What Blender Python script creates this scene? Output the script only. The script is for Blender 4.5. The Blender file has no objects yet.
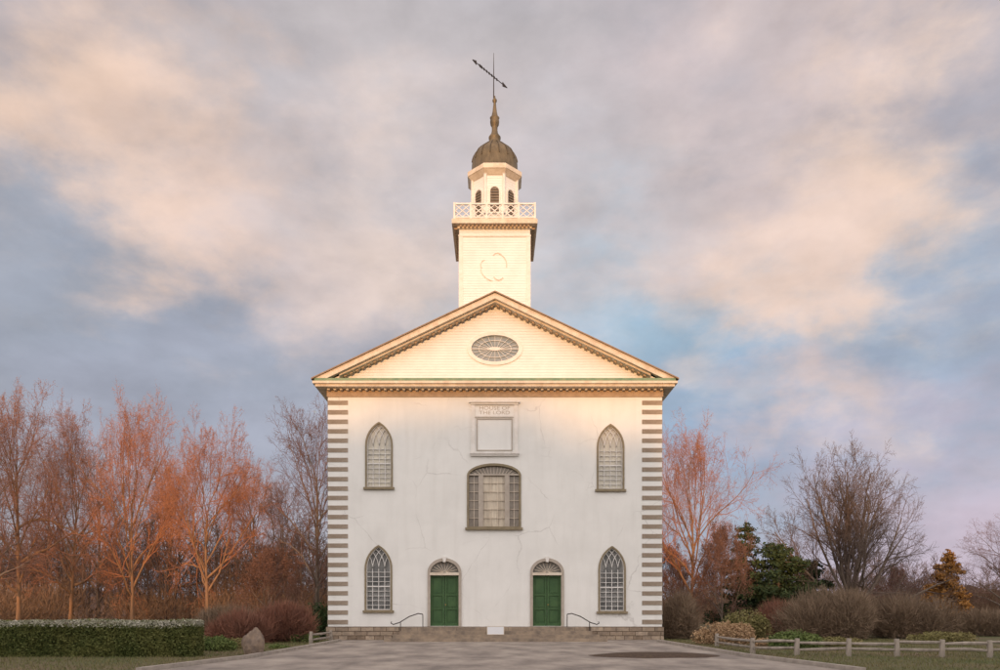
import bpy, math, random
import numpy as np
from mathutils import Vector, noise, Matrix

sc = bpy.context.scene
COL = sc.collection
F = 780.0; D0 = 42.86; CH = 1.54
def gx(px, d): return (px-495)/F*d
def gy(d): return d-D0
def gz(py, d): return CH+(612-py)/F*d
def fx(px): return (px-495)/18.2
def fz(py): return (640-py)/18.2

def lin(r, g, b):
    f = lambda c: (c/255/12.92) if c/255 <= 0.04045 else ((c/255+0.055)/1.055)**2.4
    return (f(r), f(g), f(b), 1)

# ------------------------------------------------------------ materials
def M(name, c1, c2=None, scale=4.0, rough=0.8, bump=0.0, island=False, spec=0.25, stretch=(1,1,1), metal=0.0, lo=0.35, hi=0.65):
    m = bpy.data.materials.new(name); m.use_nodes = True
    nt = m.node_tree; N = nt.nodes; L = nt.links
    b = N["Principled BSDF"]
    b.inputs["Roughness"].default_value = rough
    b.inputs["Specular IOR Level"].default_value = spec
    b.inputs["Metallic"].default_value = metal
    c1 = tuple(c1[:3])+(1,); c2 = tuple((c2 or c1)[:3])+(1,)
    tc = N.new("ShaderNodeTexCoord"); mp = N.new("ShaderNodeMapping")
    mp.inputs["Scale"].default_value = stretch
    L.new(tc.outputs["Object"], mp.inputs["Vector"])
    nz = N.new("ShaderNodeTexNoise"); nz.inputs["Scale"].default_value = scale; nz.inputs["Detail"].default_value = 2 if island else 7
    nz.inputs["Roughness"].default_value = 0.6
    L.new(mp.outputs["Vector"], nz.inputs["Vector"])
    mr = N.new("ShaderNodeMapRange"); mr.inputs[1].default_value = lo; mr.inputs[2].default_value = hi
    L.new(nz.outputs["Fac"], mr.inputs[0])
    mx = N.new("ShaderNodeMix"); mx.data_type = 'RGBA'
    mx.inputs[6].default_value = c1; mx.inputs[7].default_value = c2
    if island:
        g = N.new("ShaderNodeNewGeometry")
        ad = N.new("ShaderNodeMath"); ad.operation = 'ADD'
        L.new(g.outputs["Random Per Island"], ad.inputs[0]); L.new(mr.outputs[0], ad.inputs[1])
        ml = N.new("ShaderNodeMath"); ml.operation = 'MULTIPLY'; ml.inputs[1].default_value = 0.5
        L.new(ad.outputs[0], ml.inputs[0]); L.new(ml.outputs[0], mx.inputs[0])
    else:
        L.new(mr.outputs[0], mx.inputs[0])
    L.new(mx.outputs[2], b.inputs["Base Color"])
    if bump:
        bp = N.new("ShaderNodeBump"); bp.inputs["Strength"].default_value = 0.6; bp.inputs["Distance"].default_value = bump
        L.new(nz.outputs["Fac"], bp.inputs["Height"]); L.new(bp.outputs[0], b.inputs["Normal"])
    return m

def mat_stucco():
    m = M("aged_stucco", (0.80,0.80,0.775), (0.72,0.72,0.695), scale=0.55, rough=0.9, bump=0.01, lo=0.4, hi=0.75)
    N = m.node_tree.nodes; L = m.node_tree.links; b = N["Principled BSDF"]
    src = b.inputs["Base Color"].links[0].from_socket
    tc = N.new("ShaderNodeTexCoord")
    wn = N.new("ShaderNodeTexNoise"); wn.inputs["Scale"].default_value = 1.5; wn.inputs["Detail"].default_value = 4
    L.new(tc.outputs["Object"], wn.inputs["Vector"])
    mxv = N.new("ShaderNodeMix"); mxv.data_type = 'VECTOR'; mxv.inputs[0].default_value = 0.3
    L.new(tc.outputs["Object"], mxv.inputs[4]); L.new(wn.outputs["Color"], mxv.inputs[5])
    vo = N.new("ShaderNodeTexVoronoi"); vo.feature = 'DISTANCE_TO_EDGE'; vo.inputs["Scale"].default_value = 0.42
    L.new(mxv.outputs[1], vo.inputs["Vector"])
    mr = N.new("ShaderNodeMapRange"); mr.inputs[1].default_value = 0.0; mr.inputs[2].default_value = 0.008
    mr.inputs[3].default_value = 1; mr.inputs[4].default_value = 0
    L.new(vo.outputs["Distance"], mr.inputs[0])
    msk = N.new("ShaderNodeTexNoise"); msk.inputs["Scale"].default_value = 0.45; msk.inputs["Detail"].default_value = 3
    L.new(tc.outputs["Object"], msk.inputs["Vector"])
    m2 = N.new("ShaderNodeMapRange"); m2.inputs[1].default_value = 0.48; m2.inputs[2].default_value = 0.6
    m2.inputs[4].default_value = 0.34
    L.new(msk.outputs["Fac"], m2.inputs[0])
    mu = N.new("ShaderNodeMath"); mu.operation = 'MULTIPLY'
    L.new(mr.outputs[0], mu.inputs[0]); L.new(m2.outputs[0], mu.inputs[1])
    mp = N.new("ShaderNodeMapping"); mp.inputs["Scale"].default_value = (1.6, 1.6, 0.2)
    L.new(tc.outputs["Object"], mp.inputs["Vector"])
    st = N.new("ShaderNodeTexNoise"); st.inputs["Scale"].default_value = 1.6; st.inputs["Detail"].default_value = 6
    L.new(mp.outputs[0], st.inputs["Vector"])
    sr = N.new("ShaderNodeMapRange"); sr.inputs[1].default_value = 0.48; sr.inputs[2].default_value = 0.8; sr.inputs[4].default_value = 0.25
    L.new(st.outputs["Fac"], sr.inputs[0])
    ms = N.new("ShaderNodeMix"); ms.data_type = 'RGBA'; ms.inputs[7].default_value = (0.58,0.57,0.53,1)
    L.new(sr.outputs[0], ms.inputs[0]); L.new(src, ms.inputs[6])
    mx = N.new("ShaderNodeMix"); mx.data_type = 'RGBA'; mx.inputs[7].default_value = (0.3,0.28,0.26,1)
    L.new(mu.outputs[0], mx.inputs[0]); L.new(ms.outputs[2], mx.inputs[6])
    L.new(mx.outputs[2], b.inputs["Base Color"])
    return m

def mat_clap():
    m = M("white_clapboard", (0.80,0.785,0.755), (0.71,0.69,0.655), scale=1.2, rough=0.7, lo=0.4, hi=0.8)
    N = m.node_tree.nodes; L = m.node_tree.links; b = N["Principled BSDF"]
    src = b.inputs["Base Color"].links[0].from_socket
    tc = N.new("ShaderNodeTexCoord"); sp = N.new("ShaderNodeSeparateXYZ")
    L.new(tc.outputs["Object"], sp.inputs[0])
    dv = N.new("ShaderNodeMath"); dv.operation = 'MULTIPLY'; dv.inputs[1].default_value = 1/0.15
    fr = N.new("ShaderNodeMath"); fr.operation = 'FRACT'
    L.new(sp.outputs["Z"], dv.inputs[0]); L.new(dv.outputs[0], fr.inputs[0])
    bp = N.new("ShaderNodeBump"); bp.inputs["Distance"].default_value = 0.02; bp.invert = True
    L.new(fr.outputs[0], bp.inputs["Height"]); L.new(bp.outputs[0], b.inputs["Normal"])
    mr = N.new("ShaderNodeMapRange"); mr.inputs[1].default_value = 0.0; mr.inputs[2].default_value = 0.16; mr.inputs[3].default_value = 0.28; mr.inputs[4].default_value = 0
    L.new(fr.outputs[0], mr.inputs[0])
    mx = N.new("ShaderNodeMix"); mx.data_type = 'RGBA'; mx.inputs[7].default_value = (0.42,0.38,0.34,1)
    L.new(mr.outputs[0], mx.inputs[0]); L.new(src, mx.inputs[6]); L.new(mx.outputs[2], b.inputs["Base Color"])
    return m

def mat_stone(name, c1, c2, mortar, bw, bh):
    m = M(name, c1, c2, scale=5, rough=0.9)
    N = m.node_tree.nodes; L = m.node_tree.links; b = N["Principled BSDF"]
    src = b.inputs["Base Color"].links[0].from_socket
    tc = N.new("ShaderNodeTexCoord"); sp = N.new("ShaderNodeSeparateXYZ"); cb = N.new("ShaderNodeCombineXYZ")
    L.new(tc.outputs["Object"], sp.inputs[0]); L.new(sp.outputs["X"], cb.inputs[0]); L.new(sp.outputs["Z"], cb.inputs[1])
    br = N.new("ShaderNodeTexBrick"); br.inputs["Scale"].default_value = 1
    br.inputs["Brick Width"].default_value = bw; br.inputs["Row Height"].default_value = bh
    br.inputs["Mortar Size"].default_value = 0.018; br.inputs["Mortar Smooth"].default_value = 0.4
    br.inputs["Color1"].default_value = (1,1,1,1); br.inputs["Color2"].default_value = (0.5,0.47,0.45,1)
    br.inputs["Mortar"].default_value = tuple(mortar)+(1,)
    br.squash = 0.7; br.squash_frequency = 3
    L.new(cb.outputs[0], br.inputs["Vector"])
    mx = N.new("ShaderNodeMix"); mx.data_type = 'RGBA'; mx.blend_type = 'MULTIPLY'; mx.inputs[0].default_value = 1
    L.new(src, mx.inputs[6]); L.new(br.outputs["Color"], mx.inputs[7]); L.new(mx.outputs[2], b.inputs["Base Color"])
    bp = N.new("ShaderNodeBump"); bp.inputs["Distance"].default_value = 0.03; bp.invert = True
    L.new(br.outputs["Fac"], bp.inputs["Height"]); L.new(bp.outputs[0], b.inputs["Normal"])
    return m

STUCCO = mat_stucco(); CLAP = mat_clap()
WHITE = M("white_trim_paint", (0.78,0.76,0.73), (0.68,0.65,0.6), scale=3, rough=0.6)
CREAM = M("weathered_cream_trim", (0.72,0.64,0.53), (0.56,0.47,0.37), scale=2.5, rough=0.7)
TANM = M("tan_trim_line", (0.46,0.41,0.35), (0.38,0.33,0.28), scale=3, rough=0.7)
BROWN = M("brown_trim", (0.46,0.34,0.235), (0.34,0.25,0.175), scale=3, rough=0.7)
QUOIN = M("quoin_stone", (0.25,0.195,0.145), (0.36,0.30,0.24), scale=3, rough=0.85, bump=0.02)
STONE = mat_stone("foundation_stone", (0.50,0.40,0.30), (0.32,0.26,0.205), (0.3,0.27,0.24), 0.7, 0.24)
STEP = M("sandstone_steps", (0.36,0.285,0.21), (0.19,0.155,0.125), scale=2.0, rough=0.9, bump=0.03)
GREENLINE = M("green_copper_flashing", (0.15,0.25,0.17), (0.25,0.31,0.20), scale=3)
SHINGLE = M("brown_shingles", (0.24,0.17,0.12), (0.32,0.23,0.16), scale=6, rough=0.9)
FRAME = M("olive_brown_window_frame", (0.20,0.165,0.105), (0.27,0.22,0.145), scale=4, rough=0.6)
MUNTIN = M("white_muntin", (0.74,0.73,0.71), (0.64,0.62,0.59), scale=5)
GLASSU = M("pale_blind_glass", (0.60,0.56,0.45), (0.34,0.33,0.29), scale=0.9, rough=0.12, spec=0.7)
GLASSL = M("dark_glass", (0.11,0.115,0.115), (0.32,0.32,0.31), scale=0.9, rough=0.1, spec=0.8)
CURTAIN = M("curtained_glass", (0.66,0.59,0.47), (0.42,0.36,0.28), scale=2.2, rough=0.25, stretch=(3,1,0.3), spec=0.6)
SIDEG = M("grey_brown_side_glass", (0.30,0.26,0.21), (0.20,0.17,0.14), scale=2.2, rough=0.2, spec=0.6)  # darker grey-brown panes either side of the curtained centre
GREEN = M("green_door_paint", (0.035,0.09,0.03), (0.055,0.12,0.04), scale=2, rough=0.5, spec=0.4)
DOME = M("bronze_dome_metal", (0.10,0.08,0.05), (0.20,0.155,0.095), scale=2.5, rough=0.5, metal=0.25, stretch=(1,1,0.4))
RIB = M("dome_seam_metal", (0.06,0.048,0.032), (0.10,0.08,0.05), scale=2.5, rough=0.5)
IRON = M("dark_iron", (0.03,0.025,0.025), (0.05,0.04,0.035), rough=0.5)
BRASS = M("worn_brass", (0.4,0.28,0.1), rough=0.4, metal=0.8)
LOUVER = M("grey_brown_louvers", (0.25,0.21,0.175), (0.17,0.145,0.12), scale=5)
FANG = M("grey_fan_panel", (0.24,0.23,0.21), (0.18,0.17,0.155), scale=4)
BACKD = M("dark_interior", (0.05,0.04,0.03))

# ------------------------------------------------------------ mesh tools
class MB:
    def __init__(s): s.v = []; s.f = []
    def add(s, vs, fs):
        o = len(s.v); s.v += [tuple(v) for v in vs]; s.f += [tuple(i+o for i in f) for f in fs]; return s
    def box(s, x0,x1,y0,y1,z0,z1):
        return s.add([(x0,y0,z0),(x1,y0,z0),(x1,y1,z0),(x0,y1,z0),(x0,y0,z1),(x1,y0,z1),(x1,y1,z1),(x0,y1,z1)],
              [(3,2,1,0),(4,5,6,7),(0,1,5,4),(1,2,6,5),(2,3,7,6),(3,0,4,7)])
    def beam(s, p, q, w, y0, y1):
        dx, dz = q[0]-p[0], q[1]-p[1]; l = math.hypot(dx,dz) or 1e-6; nx, nz = -dz/l*w/2, dx/l*w/2
        a=[(p[0]-nx,p[1]-nz),(q[0]-nx,q[1]-nz),(q[0]+nx,q[1]+nz),(p[0]+nx,p[1]+nz)]
        return s.add([(x,y0,z) for x,z in a]+[(x,y1,z) for x,z in a],
              [(0,1,2,3),(7,6,5,4),(1,0,4,5),(2,1,5,6),(3,2,6,7),(0,3,7,4)])
    def strip(s, pts, w, y0, y1):
        for a,b in zip(pts[:-1],pts[1:]): s.beam(a,b,w,y0,y1)
        return s
    def tube(s, pts, rads, n=8, cap=True):
        pts=[Vector(p) for p in pts]; vs=[]; fs=[]
        for i,p in enumerate(pts):
            d=(pts[min(i+1,len(pts)-1)]-pts[max(i-1,0)])
            if d.length<1e-9: d=Vector((0,0,1))
            d.normalize()
            ref=Vector((0.31,0.9,0.1)) if abs(d.y)<0.8 else Vector((1,0,0.1))
            a=d.cross(ref).normalized(); b=d.cross(a)
            for k in range(n):
                t=2*math.pi*k/n; vs.append(p+(a*math.cos(t)+b*math.sin(t))*rads[i])
        for i in range(len(pts)-1):
            for k in range(n):
                k2=(k+1)%n; fs.append((i*n+k,(i+1)*n+k,(i+1)*n+k2,i*n+k2))
        if cap:
            fs.append(tuple(range(n))); fs.append(tuple((len(pts)-1)*n+k for k in reversed(range(n))))
        return s.add(vs,fs)
    def lathe(s, prof, n=24, cx=0, cy=0, rot=0.0):
        vs=[];fs=[]
        for r,z in prof:
            for k in range(n):
                t=2*math.pi*k/n+rot; vs.append((cx+r*math.cos(t),cy+r*math.sin(t),z))
        for i in range(len(prof)-1):
            for k in range(n):
                k2=(k+1)%n; fs.append((i*n+k,i*n+k2,(i+1)*n+k2,(i+1)*n+k))
        fs.append(tuple(reversed(range(n)))); fs.append(tuple((len(prof)-1)*n+k for k in range(n)))
        return s.add(vs,fs)
    def slab(s, loops, y0, y1):
        cu=bpy.data.curves.new('t','CURVE'); cu.dimensions='2D'; cu.fill_mode='BOTH'; cu.extrude=(y1-y0)/2
        for lp in loops:
            sp=cu.splines.new('POLY'); sp.points.add(len(lp)-1)
            for i,(x,z) in enumerate(lp): sp.points[i].co=(x,z,0,1)
            sp.use_cyclic_u=True
        ob=bpy.data.objects.new('t',cu); COL.objects.link(ob)
        dg=bpy.context.evaluated_depsgraph_get()
        me=bpy.data.meshes.new_from_object(ob.evaluated_get(dg))
        ym=(y0+y1)/2
        vs=[(v.co.x, ym-v.co.z, v.co.y) for v in me.vertices]; fs=[tuple(p.vertices) for p in me.polygons]
        bpy.data.objects.remove(ob); bpy.data.curves.remove(cu); bpy.data.meshes.remove(me)
        return s.add(vs,fs)
    def mesh(s, name, mat, smooth=False):
        me=bpy.data.meshes.new(name); me.from_pydata(s.v,[],s.f); me.materials.append(mat)
        if smooth: me.polygons.foreach_set('use_smooth',[True]*len(me.polygons))
        me.update(); return me

def ob(name, me, parent=None, loc=(0,0,0), label=None, cat=None, group=None, kind=None, rot=None, scale=None):
    o=bpy.data.objects.new(name, me); COL.objects.link(o); o.location=loc
    if rot: o.rotation_euler=rot
    if scale: o.scale=scale
    if parent: o.parent=parent
    if label: o["label"]=label
    if cat: o["category"]=cat
    if group: o["group"]=group
    if kind: o["kind"]=kind
    return o

def fast(name, V, Fi, mat):
    V=np.asarray(V,dtype=np.float32); Fi=np.asarray(Fi,dtype=np.int32)
    me=bpy.data.meshes.new(name); me.vertices.add(len(V)); me.vertices.foreach_set('co',V.ravel())
    k=Fi.shape[1]; me.loops.add(Fi.size); me.loops.foreach_set('vertex_index',Fi.ravel())
    me.polygons.add(len(Fi)); me.polygons.foreach_set('loop_start',np.arange(len(Fi),dtype=np.int32)*k)
    me.materials.append(mat); me.update(calc_edges=True); me.validate(); return me

# ------------------------------------------------------------ church
church=ob("church",None,label="white stucco church with striped stone corners, gabled pediment and domed belfry",cat="church")
def gothic(w,h,t=0,n=12):
    hf=w/2; sp=h-0.866*w; R=w-t; am=math.acos(hf/R)
    right=[(-hf+R*math.cos(am*i/n), sp+R*math.sin(am*i/n)) for i in range(n+1)]
    left=[(-x,z) for x,z in reversed(right[:-1])]
    return [(-hf+t,t),(hf-t,t)]+right+left
def arch(w,h,rise,z0=0,n=18):
    hf=w/2
    return [(-hf,z0),(hf,z0)]+[(hf*math.cos(math.pi*i/n), h-rise+rise*math.sin(math.pi*i/n)) for i in range(n+1)]
def shift(lp,x,z): return [(a+x,b+z) for a,b in lp]

HW=9.18; ZB=0.74; ZT=fz(397)
wins=[(379,423,488),(610.5,425,490),(378.5,545,611),(612,547,612)]
GW,GH=26.5/18.2,65.5/18.2
CWW,CWH,CWR=53/18.2,64/18.2,11.5/18.2
DW,DH=33/18.2,68/18.2
doors=[444.5,547]
loops=[[(-HW,ZB),(HW,ZB),(HW,ZT),(-HW,ZT)]]
for px,pt,pb in wins: loops.append(shift(gothic(GW,GH,0.03),fx(px),fz(pb)))
loops.append(shift(arch(CWW-0.1,CWH-0.05,CWR,0.05),fx(494),fz(528)))
for px in doors: loops.append(shift(arch(DW-0.1,DH-0.05,0.75,0.03),fx(px),ZB))
ob("front_wall",MB().slab(loops,0,0.5).mesh("front_wall",STUCCO),church)
ob("rear_wall",MB().box(-HW,HW,0.503,24,ZB,ZT).mesh("rear_wall",STUCCO),church)
ob("foundation",MB().box(-HW-0.08,HW+0.08,-0.1,24.1,-0.3,ZB).mesh("foundation",STONE),church)
# quoins
qn=24; zq0=fz(624); zq1=fz(400); st=(zq1-zq0)/(qn-0.5)
Rq=random.Random(4)
for side in (-1,1):
    me=MB().box(-0.56,0.56,-0.025,0.4,0,st*0.45).mesh("quoin",QUOIN)
    for i in range(qn):
        ob("quoin",me,church,(side*(HW-0.56+0.02),Rq.uniform(-0.006,0.006),zq0+i*st+Rq.uniform(-.01,.01)))
# gothic windows
fr=MB().slab([gothic(GW,GH,-0.03),gothic(GW,GH,0.065)],-0.06,0.12).mesh("window_frame",FRAME)
mb=MB(); t=0.065; hf=GW/2-t; sp=GH-0.866*GW
mb.slab([gothic(GW,GH,0.06),gothic(GW,GH,0.105)],0.03,0.11)
for i in (1,2,3):
    x=-hf+2*hf*i/4; mb.box(x-0.017,x+0.017,0.05,0.1,t,sp)
z=t+0.25; k=0
while z<sp+0.05:
    hh=0.035 if k==4 else 0.014
    mb.box(-hf,hf,0.056,0.104,z-hh,z+hh); z+=0.26; k+=1
R=GW-t
for i in range(5):
    xi=-hf+2*hf*i/4
    for sg in (-1,1):
        if (i==0 and sg==-1) or (i==4 and sg==1): continue
        pts=[]
        for j in range(15):
            a=math.radians(62)*j/14
            x=xi+sg*(R-R*math.cos(a)); zz=sp+R*math.sin(a)
            if math.hypot(x+GW/2,zz-sp)<R+0.01 and math.hypot(x-GW/2,zz-sp)<R+0.01: pts.append((x,zz))
        if len(pts)>1: mb.strip(pts,0.032,0.048+0.001*i,0.1)
mun=mb.mesh("muntins",MUNTIN)
gu=MB().slab([gothic(GW,GH,0.02)],0.13,0.16).mesh("glass",GLASSU)
gl=MB().slab([gothic(GW,GH,0.02)],0.13,0.16).mesh("glass",GLASSL)
sill=MB().box(-GW/2-0.12,GW/2+0.12,-0.14,0.1,-0.09,0.035).mesh("sill",FRAME)
for i,(px,pt,pb) in enumerate(wins):
    w=ob("window",fr,church,(fx(px),0,fz(pb)))
    ob("glass",gu if i<2 else gl,w); ob("muntins",mun,w); ob("sill",sill,w)
# centre window
w=ob("wide_window",MB().slab([arch(CWW+0.06,CWH+0.03,CWR+0.03,0),arch(CWW-0.16,CWH-0.10,CWR-0.08,0.08)],-0.07,0.12).mesh("wide_window",FRAME),church,(fx(494),0,fz(528)))
zs=CWH-CWR-0.02
for x in (-0.72,0.72):
    ob("mullion",MB().box(x-0.13,x+0.13,-0.03,0.11,0.08,zs+0.02).mesh("mullion",TANM),w)
ob("transom",MB().box(-CWW/2+0.08,CWW/2-0.08,-0.034,0.112,zs+0.021,zs+0.11).mesh("transom",TANM),w)
mb=MB()
for x in (-0.2,0.2): mb.box(x-0.016,x+0.016,0.05,0.1,0.1,zs)
for x in (-1.1,1.1): mb.box(x-0.012,x+0.012,0.05,0.1,0.1,zs)
for j in range(1,6): mb.box(-CWW/2+0.08,CWW/2-0.08,0.056,0.104,0.08+j*0.48-0.011,0.08+j*0.48+0.011)
for j in range(-6,7):
    x=j*0.2; zt=zs+(CWR-0.10)*math.sqrt(max(0,1-(x/(CWW/2-0.12))**2))
    mb.beam((x*0.75,zs+0.1),(x*1.02,max(zs+0.12,zt-0.02)),0.022,0.052,0.1)
ob("muntins",mb.mesh("muntins",CREAM),w)
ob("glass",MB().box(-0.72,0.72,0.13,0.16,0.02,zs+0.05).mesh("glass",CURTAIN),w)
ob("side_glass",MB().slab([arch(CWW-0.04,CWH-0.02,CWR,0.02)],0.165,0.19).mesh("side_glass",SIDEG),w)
ob("sill",MB().box(-CWW/2-0.12,CWW/2+0.12,-0.16,0.1,-0.11,0.02).mesh("sill",FRAME),w)
# plaque
pw,ph=49/18.2,53/18.2
pl=ob("wall_plaque",MB().box(-pw/2+0.12,pw/2-0.12,-0.05,0,0.12,ph-0.1).mesh("wall_plaque",STUCCO),church,(fx(494.5),0,fz(454)))
mb=MB(); mb.box(-pw/2,pw/2,-0.2,0.0,-0.02,0.1); mb.box(-pw/2+0.04,pw/2-0.04,-0.14,0,-0.12,-0.022)
mb.box(-pw/2-0.05,pw/2+0.05,-0.24,0,ph-0.12,ph); mb.box(-pw/2+0.03,pw/2-0.03,-0.16,0,ph-0.22,ph-0.122)
mb.box(-pw/2+0.06,-pw/2+0.28,-0.11,0,0.1,ph-0.22); mb.box(pw/2-0.28,pw/2-0.06,-0.11,0,0.1,ph-0.22)
mb.box(-pw/2+0.28,pw/2-0.28,-0.12,0,ph-0.9,ph-0.82)
ob("plaque_moulding",mb.mesh("plaque_moulding",WHITE),pl)
ix=pw/2-0.36; z0_,z1_=0.16,ph-0.97
ob("plaque_frame",MB().slab([[(-ix,z0_),(ix,z0_),(ix,z1_),(-ix,z1_)],[(-ix+0.055,z0_+0.055),(ix-0.055,z0_+0.055),(ix-0.055,z1_-0.055),(-ix+0.055,z1_-0.055)]],-0.09,-0.04).mesh("plaque_frame",TANM),pl)
tcu=bpy.data.curves.new("ins",'FONT'); tcu.body="HOUSE OF\nTHE LORD"; tcu.size=0.27; tcu.align_x='CENTER'; tcu.align_y='CENTER'; tcu.extrude=0.008; tcu.space_line=0.9
to=bpy.data.objects.new("ins",tcu); COL.objects.link(to)
me=bpy.data.meshes.new_from_object(to.evaluated_get(bpy.context.evaluated_depsgraph_get())); bpy.data.objects.remove(to)
xs=[v.co.x for v in me.vertices]; ys=[v.co.y for v in me.vertices]
sx_=(pw-1.0)/(max(xs)-min(xs)); sy_=0.45/(max(ys)-min(ys)); ym_=(max(ys)+min(ys))/2
for v in me.vertices: v.co=(v.co.x*sx_,-v.co.z-0.055,(v.co.y-ym_)*sy_)
INS=M("faded_lettering",(0.54,0.49,0.43),(0.44,0.40,0.35),scale=4); me.materials.clear(); me.materials.append(INS)
ob("inscription",me,pl,(0,0,ph-0.52))
# doors
for px in doors:
    x0=fx(px)
    d=ob("door_surround",MB().slab([arch(DW+0.04,DH+0.02,0.78,0.0),arch(DW-0.26,DH-0.15,0.62,0.02)],-0.09,0.14).mesh("door_surround",TANM),church,(x0,0,ZB))
    spz=DH-0.82
    mb=MB().slab([arch(DW-0.22,DH-0.13,0.62,spz)],0.1,0.14)
    ob("fan_panel",mb.mesh("fan_panel",FANG),d)
    mb=MB(); mb.box(-DW/2+0.1,DW/2-0.1,-0.12,0.12,spz-0.1,spz+0.04)
    for j in range(0,11):
        a=math.pi*j/10; mb.beam((0.1*math.cos(a),spz+0.05+0.05*math.sin(a)),((DW/2-0.17)*math.cos(a),spz+0.05+0.56*math.sin(a)),0.025,0.06,0.12)
    ob("fan_rib",mb.mesh("fan_rib",CREAM),d)
    ob("keystone",MB().slab([[(-0.07,DH-0.2),(0.07,DH-0.2),(0.11,DH+0.1),(-0.11,DH+0.1)]],-0.16,0.1).mesh("keystone",WHITE),d)
    for sg in (-1,1):
        wd=(DW-0.26)/2
        mb=MB(); xa,xb=(0.012,wd) if sg>0 else (-wd,-0.012)
        mb.box(xa,xb,0.16,0.2,0.03,spz-0.1)
        for (ax,bx) in ((xa,xa+0.1),(xb-0.1,xb)): mb.box(ax,bx,0.11,0.158,0.03,spz-0.1)
        for (az,bz) in ((0.03,0.2),(0.92,1.02),(1.7,1.8),(spz-0.22,spz-0.1)): mb.box(xa+0.1,xb-0.1,0.113,0.158,az,bz)
        for (az,bz) in ((0.26,0.86),(1.08,1.64),(1.86,spz-0.28)):
            mb.box(xa+0.16,xb-0.16,0.135,0.159,az,bz)
        lf=ob("door_leaf",mb.mesh("door_leaf",GREEN),d)
        if sg>0:
            hm=MB().tube([(0,0,0),(0,-0.05,0),(0,-0.09,0)],[0.02,0.02,0.035],8).mesh("door_handle",BRASS)
            h=ob("door_handle",hm,lf,(0.06,0.11,1.2))
# entablature and pediment
SL=0.474; APEX=1.54+(612-291)/(F/(D0-0.8)); EW=9.85
zc=fz(388)-0.1
ob("frieze",MB().box(-HW-0.05,HW+0.05,-0.07,24.05,ZT,zc).mesh("frieze",BROWN),church)
n=54; mm=MB().box(-0.065,0.065,-0.36,-0.07,-0.10,0.001).mesh("modillion",CREAM)
for i in range(n):
    ob("modillion",mm,church,(-HW+0.1+(2*HW-0.2)*i/(n-1),0,zc))
mb=MB(); mb.box(-EW+0.12,EW-0.12,-0.68,24.6,zc,zc+0.14); mb.box(-EW,EW,-0.8,24.8,zc+0.14,zc+0.27)
ob("cornice",mb.mesh("cornice",CREAM),church)
zc2=zc+0.27
ob("flashing",MB().box(-EW+0.1,EW-0.1,-0.79,-0.0,zc2,zc2+0.15).mesh("flashing",GREENLINE),church)
zt=lambda x:APEX-SL*abs(x)
zr=zc2+0.155
def chev(top,bot,ew):
    xb=(APEX-bot-zr)/SL
    return [(-ew,zr),(-ew,max(zr+0.01,zt(ew)-top)),(0,APEX-top),(ew,max(zr+0.01,zt(ew)-top)),(ew,zr),(xb,zr),(0,APEX-bot),(-xb,zr)]
ob("rake_cornice",MB().slab([chev(0.09,0.38,EW-0.05)],-0.78,-0.0).slab([chev(0.38,0.49,EW-1.4)],-0.55,0).mesh("rake_cornice",CREAM),church)
rmesh={}
for sg in (-1,1):
    vs=[]
    for yy in (-0.34,-0.001):
        for dx,dz in ((-0.065,-0.10),(0.065,-0.10),(0.065,0.0),(-0.065,0.0)): vs.append((dx,yy,dz-SL*sg*dx))
    rmesh[sg]=MB().add(vs,[(0,1,2,3),(7,6,5,4),(1,0,4,5),(2,1,5,6),(3,2,6,7),(0,3,7,4)]).mesh("rake_modillion",BROWN)
for i in range(28):
    for sg in (-1,1):
        x=sg*(0.16+i*0.32); zz=APEX-0.485-SL*abs(x)
        if zz-0.2>zr: ob("rake_modillion",rmesh[sg],church,(x,0,zz))
rl=[(-EW-0.06,zt(EW+0.06)-0.07),(-EW-0.06,zt(EW+0.06)),(0,APEX),(EW+0.06,zt(EW+0.06)),(EW+0.06,zt(EW+0.06)-0.07),(0,APEX-0.07)]
ob("roof",MB().slab([rl],-0.88,24.9).mesh("roof",SHINGLE),church)
ovx,ovz=fx(495),fz(348.5)
def ell(a,b,cx=ovx,cz=ovz,n=40): return [(cx+a*math.cos(2*math.pi*i/n),cz+b*math.sin(2*math.pi*i/n)) for i in range(n)]
xb=(APEX-0.3-zr)/SL
ob("tympanum",MB().slab([[(-xb,zr-0.05),(xb,zr-0.05),(0,APEX-0.3)],ell(1.3,0.72)],0.01,0.3).mesh("tympanum",CLAP),church)
ob("rear_gable",MB().slab([[(-xb,zr-0.05),(xb,zr-0.05),(0,APEX-0.3)]],23.6,23.9).mesh("rear_gable",CLAP),church)
w=ob("oval_window",MB().slab([ell(1.52,0.92),ell(1.3,0.73)],-0.05,0.05).mesh("oval_window",WHITE),church)
ob("glass",MB().slab([ell(1.33,0.76)],0.1,0.13).mesh("glass",M("blue_grey_oval_glass",(0.17,0.22,0.26),(0.27,0.31,0.34),scale=2,rough=0.3)),w)
mb=MB()
for i in range(20):
    a=2*math.pi*i/20; mb.beam((ovx+0.36*math.cos(a),ovz+0.08*math.sin(a)),(ovx+1.31*math.cos(a),ovz+0.74*math.sin(a)),0.02,0.05,0.1)
mb.slab([ell(0.9,0.48),ell(0.875,0.455)],0.045,0.098)
mb.beam((ovx-1.3,ovz),(ovx+1.3,ovz),0.04,0.04,0.097); mb.slab([ell(0.36,0.1)],0.035,0.095)
ob("muntins",mb.mesh("muntins",MUNTIN),w)
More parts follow.
